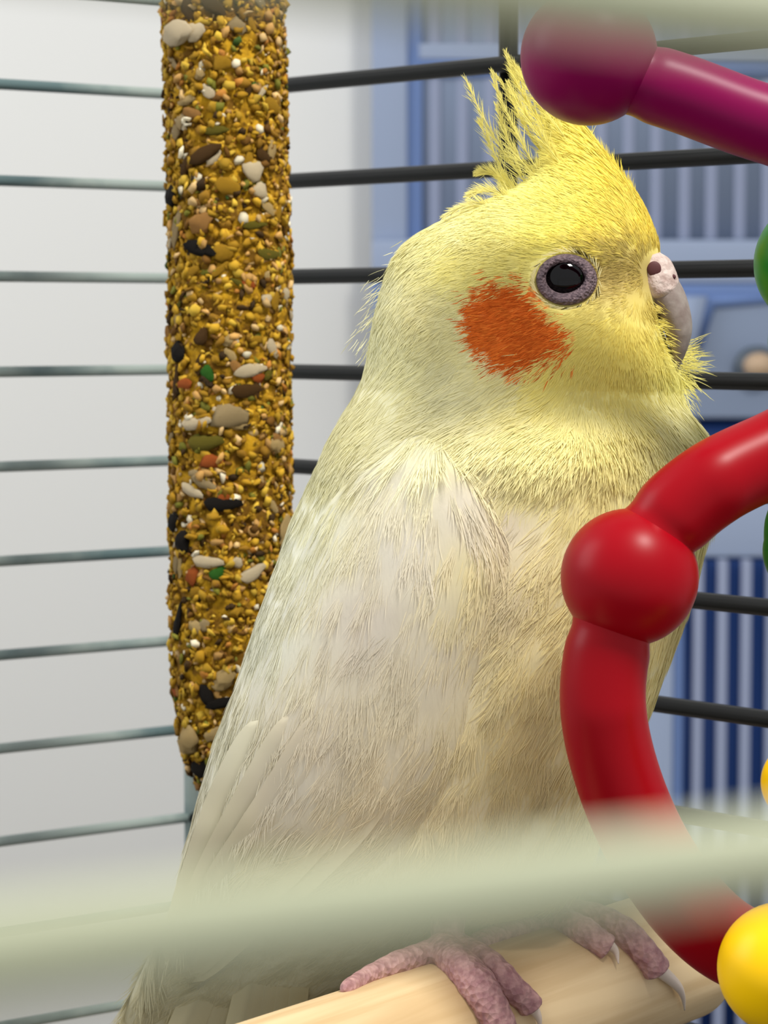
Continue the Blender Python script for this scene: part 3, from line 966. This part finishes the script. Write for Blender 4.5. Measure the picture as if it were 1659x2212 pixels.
for far in (False, True):
    wobj, wpx, wdep = make_wing(far)
    sg = -1 if not far else 1
    # flight feathers lying along the wing, tips towards the tail
    for j, tt_ in enumerate(np.linspace(.30, .90, 6)):
        i0 = int(36 + 10 * abs(tt_ - .4)); i1 = 69
        rows_ = np.linspace(i0, i1, 34)
        path = np.array([[np.interp(r, np.arange(70), wpx[:, int(tt_ * 47), q]) for q in (0, 1)] for r in rows_])
        dep = np.array([np.interp(r, np.arange(70), wdep[:, int(tt_ * 47)]) for r in rows_])
        u = np.linspace(0, 1, 34)
        hw = 44 * np.sqrt(np.clip(1 - ((u - .5) / .5) ** 4, 0, 1)) + 1.5
        dep = dep + sg * (-.0005 + .00062 * u + .00003 * j)
        blade('flight_feather', path, dep, hw, None, wobj, arch=.0003 * (1 if not far else -1))

# ---- tail feathers
for j in range(8):
    a0 = np.array([640 - 24 * j, 1990 + 8 * j]); a1 = np.array([560 - 48 * j, 2560])
    u = np.linspace(0, 1, 26)
    path = a0 + (a1 - a0) * u[:, None] + np.stack([14 * np.sin(u * math.pi), 0 * u], 1)
    hw = 36 * np.sqrt(np.clip(1 - ((u - .5) / .5) ** 6, 0, 1)) + 1.5
    dep = np.interp(path[:, 1], [1950, 2200, 2600], [.3985, .409, .427]) - .0007 * (j % 4) + .0004 * j
    blade('tail_feather', path, dep, hw, None, bird, arch=.0008)

# ---- crest feathers: shaft with barbs on both sides
CREST = [([(1190, 470), (1128, 385), (1070, 300), (1030, 225), (1002, 165)], 46, .3990), ([(1210, 440), (1150, 350), (1108, 270), (1078, 205), (1060, 150)], 34, .3975),
         ([(1235, 430), (1170, 330), (1122, 250), (1090, 190), (1066, 158)], 30, .4015), ([(1260, 410), (1190, 300), (1140, 225), (1112, 165), (1090, 108)], 40, .3990),
         ([(1290, 400), (1215, 290), (1160, 215), (1125, 165), (1098, 122)], 36, .3965), ([(1320, 400), (1250, 300), (1185, 228), (1140, 180), (1105, 130)], 34, .4010),
         ([(1350, 420), (1285, 320), (1220, 250), (1165, 200), (1120, 148)], 30, .3985), ([(1180, 480), (1120, 425), (1075, 345), (1048, 290), (1038, 262)], 46, .4005),
         ([(1150, 470), (1100, 430), (1060, 412), (1030, 415), (1010, 425)], 34, .3960), ([(1160, 460), (1110, 412), (1076, 380), (1050, 372), (1030, 375)], 34, .4020),
         ([(1385, 450), (1340, 372), (1285, 306), (1225, 256), (1170, 212)], 24, .3995), ([(1130, 490), (1070, 455), (1030, 440), (985, 452), (955, 470)], 30, .3945),
         ([(1220, 450), (1150, 375), (1105, 320), (1085, 270), (1072, 225)], 42, .3970), ([(1270, 430), (1200, 340), (1150, 272), (1118, 220), (1096, 175)], 36, .3950)]
for ic, (path, bl, dcen) in enumerate(CREST):
    n = 60
    q = catmull(path, n)
    u = np.linspace(0, 1, n)
    dep = np.full(n, dcen)
    pts = P(q[:, 0], q[:, 1], dep)
    v, f = tube_geo(pts, (2.2 * (1 - u) + .5) * S0, 6)
    o = mesh_np('crest_feather', v, f, M_plume, None, colour_at(np.repeat(q, 6, 0)[:, :] if False else np.vstack([np.repeat(q, 6, 0), q[:1], q[-1:]])))
    o.parent = bird; o.location = -bird.location
    nbv = {0: 150, 7: 150, 1: 210, 2: 210, 12: 200}.get(ic, 330)
    ub = rng.uniform(.02, .97, nbv)
    qi = np.stack([np.interp(ub, u, q[:, 0]), np.interp(ub, u, q[:, 1])], 1)
    tg = np.stack([np.interp(ub, u, np.gradient(q[:, 0])), np.interp(ub, u, np.gradient(q[:, 1]))], 1)
    tg /= np.linalg.norm(tg, axis=1)[:, None]
    sgn = rng.choice([-1, 1], nbv)
    an = sgn * np.radians(rng.normal(15, 5, nbv))
    dv = np.stack([tg[:, 0] * np.cos(an) - tg[:, 1] * np.sin(an), tg[:, 0] * np.sin(an) + tg[:, 1] * np.cos(an)], 1)
    nr = np.tile(-FWD, (nbv, 1)) + RIGHT * rng.normal(0, .2, (nbv, 1)); nr /= np.linalg.norm(nr, axis=1)[:, None]
    L = bl * 1.7 * S0 * np.interp(ub, [0, .3, .7, 1], [1.0, .85, .5, .2]) * rng.uniform(.7, 1.15, nbv)
    roots = P(qi[:, 0], qi[:, 1], np.full(nbv, dcen))
    b = strand_mesh('crest_barbs', roots, nr, px_to_dir(dv, nr), L, np.full(nbv, 1.1 * S0), rng.normal(0, .12, nbv), colour_at(qi, 8), o, embed=0)
    b.location = (0, 0, 0)

# ---- a few stray feather tips and wisps (forehead, chin, nape)
wisps = []
for (x, y, dx, dy, L, n_, dcen, sp) in [(1276, 300, -.1, -1, 46, 3, .399, 4), (1380, 425, -.35, -.9, 42, 4, .399, 5), (1470, 765, .85, -.2, 46, 60, .4055, 12), (1474, 790, .85, .2, 44, 90, .405, 16), (1468, 820, .7, .7, 46, 90, .4045, 14),
                                        (1470, 840, .45, .9, 46, 34, .402, 14), (830, 620, -.75, .6, 44, 30, .399, 14), (812, 690, -.7, .75, 46, 34, .399, 16), (800, 745, -.5, .9, 40, 24, .399, 14), (880, 560, -.85, .45, 40, 24, .399, 14),
                                        (1488, 880, .5, .6, 30, 12, .399, 10), (1412, 662, .8, .5, 20, 40, .3915, 9), (1424, 700, .9, .3, 24, 60, .3912, 10), (1432, 745, .85, .45, 24, 60, .3912, 12), (1438, 785, .7, .65, 28, 50, .3915, 12)]:
    for _ in range(n_):
        wisps.append((x + rng.normal(0, sp), y + rng.normal(0, sp), dx + rng.normal(0, .14), dy + rng.normal(0, .14), L * rng.uniform(.5, 1.2), dcen + rng.normal(0, .0012)))
wz = np.array(wisps)
nr = np.tile(-FWD, (len(wz), 1)) + rng.normal(0, .3, (len(wz), 3)); nr /= np.linalg.norm(nr, axis=1)[:, None]
o = strand_mesh('wispy_barbs', P(wz[:, 0], wz[:, 1], wz[:, 5]), nr, px_to_dir(wz[:, 2:4], nr), wz[:, 4] * S0, np.full(len(wz), 1.3 * S0), rng.normal(.1, .1, len(wz)), colour_at(wz[:, :2]), bird)


# ---- eye
def eye(far):
    sgn = 1 if far else -1
    def surf(px, py):
        d = near_depth(np.asarray(px, float), np.asarray(py, float))
        if far:
            d = 2 * .400 - d
        return d
    ec = (1218.0, 602.0)
    dc = float(surf(*ec))
    # lid ring: rows from the outer rim to the opening
    nth, nrr = 72, 14
    tht = np.linspace(0, 2 * math.pi, nth, endpoint=False)
    ox, oy = 1224 + 67 * np.cos(tht), 604 + 57 * np.sin(tht)
    pt = np.where(np.cos(tht) > 0, np.abs(np.cos(tht)) ** 3 * 6, 0)
    ix, iy = 1217 + (37 + pt) * np.cos(tht), 602 + 31 * np.sin(tht)
    rows = []
    for k in range(nrr):
        r = k / (nrr - 1)
        x = ox * (1 - r) + ix * r; y = oy * (1 - r) + iy * r
        h = .0010 * math.sin(math.pi * min(1, r * 1.02)) ** .7 - (.0012 if k == 0 else 0) - (.0010 if k == nrr - 1 else 0)
        d = surf(x, y) + sgn * (h - .0001)
        rows.append(P(x, y, d))
    V = np.concatenate(rows)
    e = mesh_np('eye', *sphere_geo(p1(ec[0], ec[1], dc - sgn * .0019), (50 * S0, .0024, 44 * S0), 48, 28), M_eye, None)
    e.parent = bird; e.location = -bird.location
    l = mesh_np('eyelid_ring', V, [grid_faces(nrr, nth)], M_lid, None)
    l.parent = e; l.location = (0, 0, 0)
    # short pale and dark bristles round the ring
    n = 150
    an = rng.uniform(0, 2 * math.pi, n)
    x = 1224 + 70 * np.cos(an); y = 604 + 60 * np.sin(an)
    tang = np.stack([-np.sin(an), np.cos(an)], 1) * np.where(np.cos(an) * 0 + np.sin(an) > 0, 1, -1)[:, None] * np.array([1, 1])
    dv = tang * np.array([1.0, 1.0]) + np.stack([np.cos(an), np.sin(an)], 1) * .35
    nr_ = np.tile(FWD * sgn, (n, 1))
    cols = np.where((rng.random(n) < np.where(np.cos(an) > .3, .5, .12))[:, None], lin((70, 62, 30)), lin((236, 226, 170)))
    b_ = strand_mesh('lash_barbs', P(x, y, surf(x, y) + sgn * .0004), nr_, px_to_dir(dv, nr_), rng.uniform(14, 26, n) * S0, np.full(n, 1.8 * S0), np.full(n, .2), cols, e)
    b_.location = (0, 0, 0)


eye(False); eye(True)


# ---- beak
def pair_loft(A, B, hd, dc, n=30, nseg=36, close=True):
    A = catmull(A, n); B = catmull(B, n)
    hd = np.interp(np.linspace(0, 1, n), np.linspace(0, 1, len(hd)), hd)
    t = np.linspace(0, 2 * math.pi, nseg, endpoint=False)
    mid = (A + B) / 2; hf = (A - B) / 2
    px = mid[:, None] + hf[:, None] * np.cos(t)[None, :, None]
    dep = dc + (hd[:, None] * S0) * np.sin(t)[None, :]
    V = P(px[..., 0], px[..., 1], dep).reshape(-1, 3)
    fl = [grid_faces(n, nseg)]
    V = np.vstack([V, P(mid[:1, 0], mid[:1, 1], np.array([dc])), P(mid[-1:, 0], mid[-1:, 1], np.array([dc]))])
    k = np.arange(nseg); k2 = (k + 1) % nseg; b0 = n * nseg
    fl.append(np.stack([np.full(nseg, b0), k2, k], 1)); fl.append(np.stack([np.full(nseg, b0 + 1), (n - 1) * nseg + k, (n - 1) * nseg + k2], 1))
    return V, fl


BKD = .3965
beak = mesh_np('beak', *pair_loft([(1456, 590), (1478, 628), (1492, 675), (1495, 715), (1484, 757), (1466, 796)], [(1385, 625), (1402, 655), (1424, 690), (1440, 730), (1450, 770), (1458, 800)], [52, 54, 50, 42, 26, 5], BKD), M_beak, None)
beak.parent = bird; beak.location = -bird.location
cere = mesh_np('cere', *pair_loft([(1425, 545), (1447, 560), (1462, 590), (1468, 618), (1462, 634)], [(1378, 560), (1374, 590), (1380, 620), (1394, 645), (1412, 650)], [34, 50, 60, 62, 50], BKD), M_cere, None)
cere.parent = bird; cere.location = -bird.location
for (x, y, r_, dd) in [(1413, 581, 15, -.0039), (1455, 598, 5, -.0026)]:
    nv = mesh_np('nostril', *sphere_geo(p1(x, y, BKD + dd), (r_ * S0, .0004, r_ * 1.1 * S0), 24, 14), M_nostril, None)
    nv.parent = cere; nv.location = (0, 0, 0)
low = mesh_np('lower_beak', *pair_loft([(1400, 720), (1430, 760), (1450, 800)], [(1390, 780), (1420, 800), (1446, 812)], [40, 30, 10], BKD + .001), M_beak, None)
low.parent = bird; low.location = -bird.location


# ---- feet on the perch
def toe_pts(path, r):
    out = []
    for (x, y) in path:
        d = perch_near(x, y, 0.0)
        out.append(p1(x, y, d - r * S0 * .95))
    return catmull(out, 40)


def scaly_tube(pts, r0, r1, nseg=20):
    n = len(pts)
    u = np.linspace(0, 1, n)
    rr = (r0 * (1 - u) + r1 * u) * S0 * (1 + .07 * np.abs(np.sin(u * 26)) + .10 * np.exp(-((u - .45) / .08) ** 2) + .08 * np.exp(-((u - .9) / .07) ** 2))
    rr[-1] *= .3; rr[-2] *= .8
    return tube_geo(pts, rr, nseg)


def foot(palm, tarsus, toes, claws):
    geos = []
    pl = toe_pts([palm, (palm[0] + 12, palm[1] + 10)], 34)[0]
    geos.append(sphere_geo(pl, (.0032, .0032, .0026), 20, 14))
    geos.append(tube_geo(catmull([p1(*tarsus[0]), p1(*tarsus[1]), pl], 24), np.linspace(.0032, .0024, 24), 18))
    for path, r0, r1 in toes:
        geos.append(scaly_tube(toe_pts(path, (r0 + r1) / 2), r0, r1))
    v, f = merge(geos)
    o = mesh_np('foot', v, f, M_foot, None)
    md = o.modifiers.new('join', 'REMESH'); md.mode = 'VOXEL'; md.voxel_size = .00032; md.use_smooth_shade = True
    o.parent = bird; o.location = -bird.location
    for path, r0 in claws:
        pts = catmull([p1(x, y, perch_near(x, y, 0) - 14 * S0 - lift * S0) for x, y, lift in path], 20)
        cv, cf = tube_geo(pts, np.linspace(r0, 1.5, 20) * S0, 14)
        c_ = mesh_np('claw', cv, cf, M_claw, None)
        c_.parent = o; c_.location = (0, 0, 0)


foot((965, 2056), [(980, 1900, .398), (968, 1985, .392)],
     [([(950, 2050), (1000, 2092), (1040, 2142), (1072, 2200), (1090, 2260)], 38, 33), ([(985, 2048), (1050, 2080), (1095, 2125), (1135, 2160), (1152, 2182)], 33, 24),
      ([(965, 2052), (885, 2074), (800, 2106), (740, 2140)], 33, 13)],
     [([(1146, 2170, 6), (1162, 2196, 8), (1168, 2225, 4)], 15), ([(1088, 2255, 6), (1104, 2290, 8), (1108, 2320, 4)], 15)])
foot((1195, 1984), [(1170, 1860, .412), (1188, 1930, .408)],
     [([(1190, 1984), (1245, 2006), (1292, 2034), (1316, 2050)], 35, 26), ([(1225, 1972), (1300, 1988), (1360, 2025), (1400, 2068), (1424, 2104)], 34, 29),
      ([(1195, 1986), (1130, 2002), (1070, 2022), (1020, 2045)], 32, 22)],
     [([(1305, 2036, 10), (1328, 2052, 16), (1336, 2082, 8)], 16), ([(1418, 2090, 8), (1458, 2124, 14), (1474, 2150, 12), (1479, 2182, 6)], 17)])
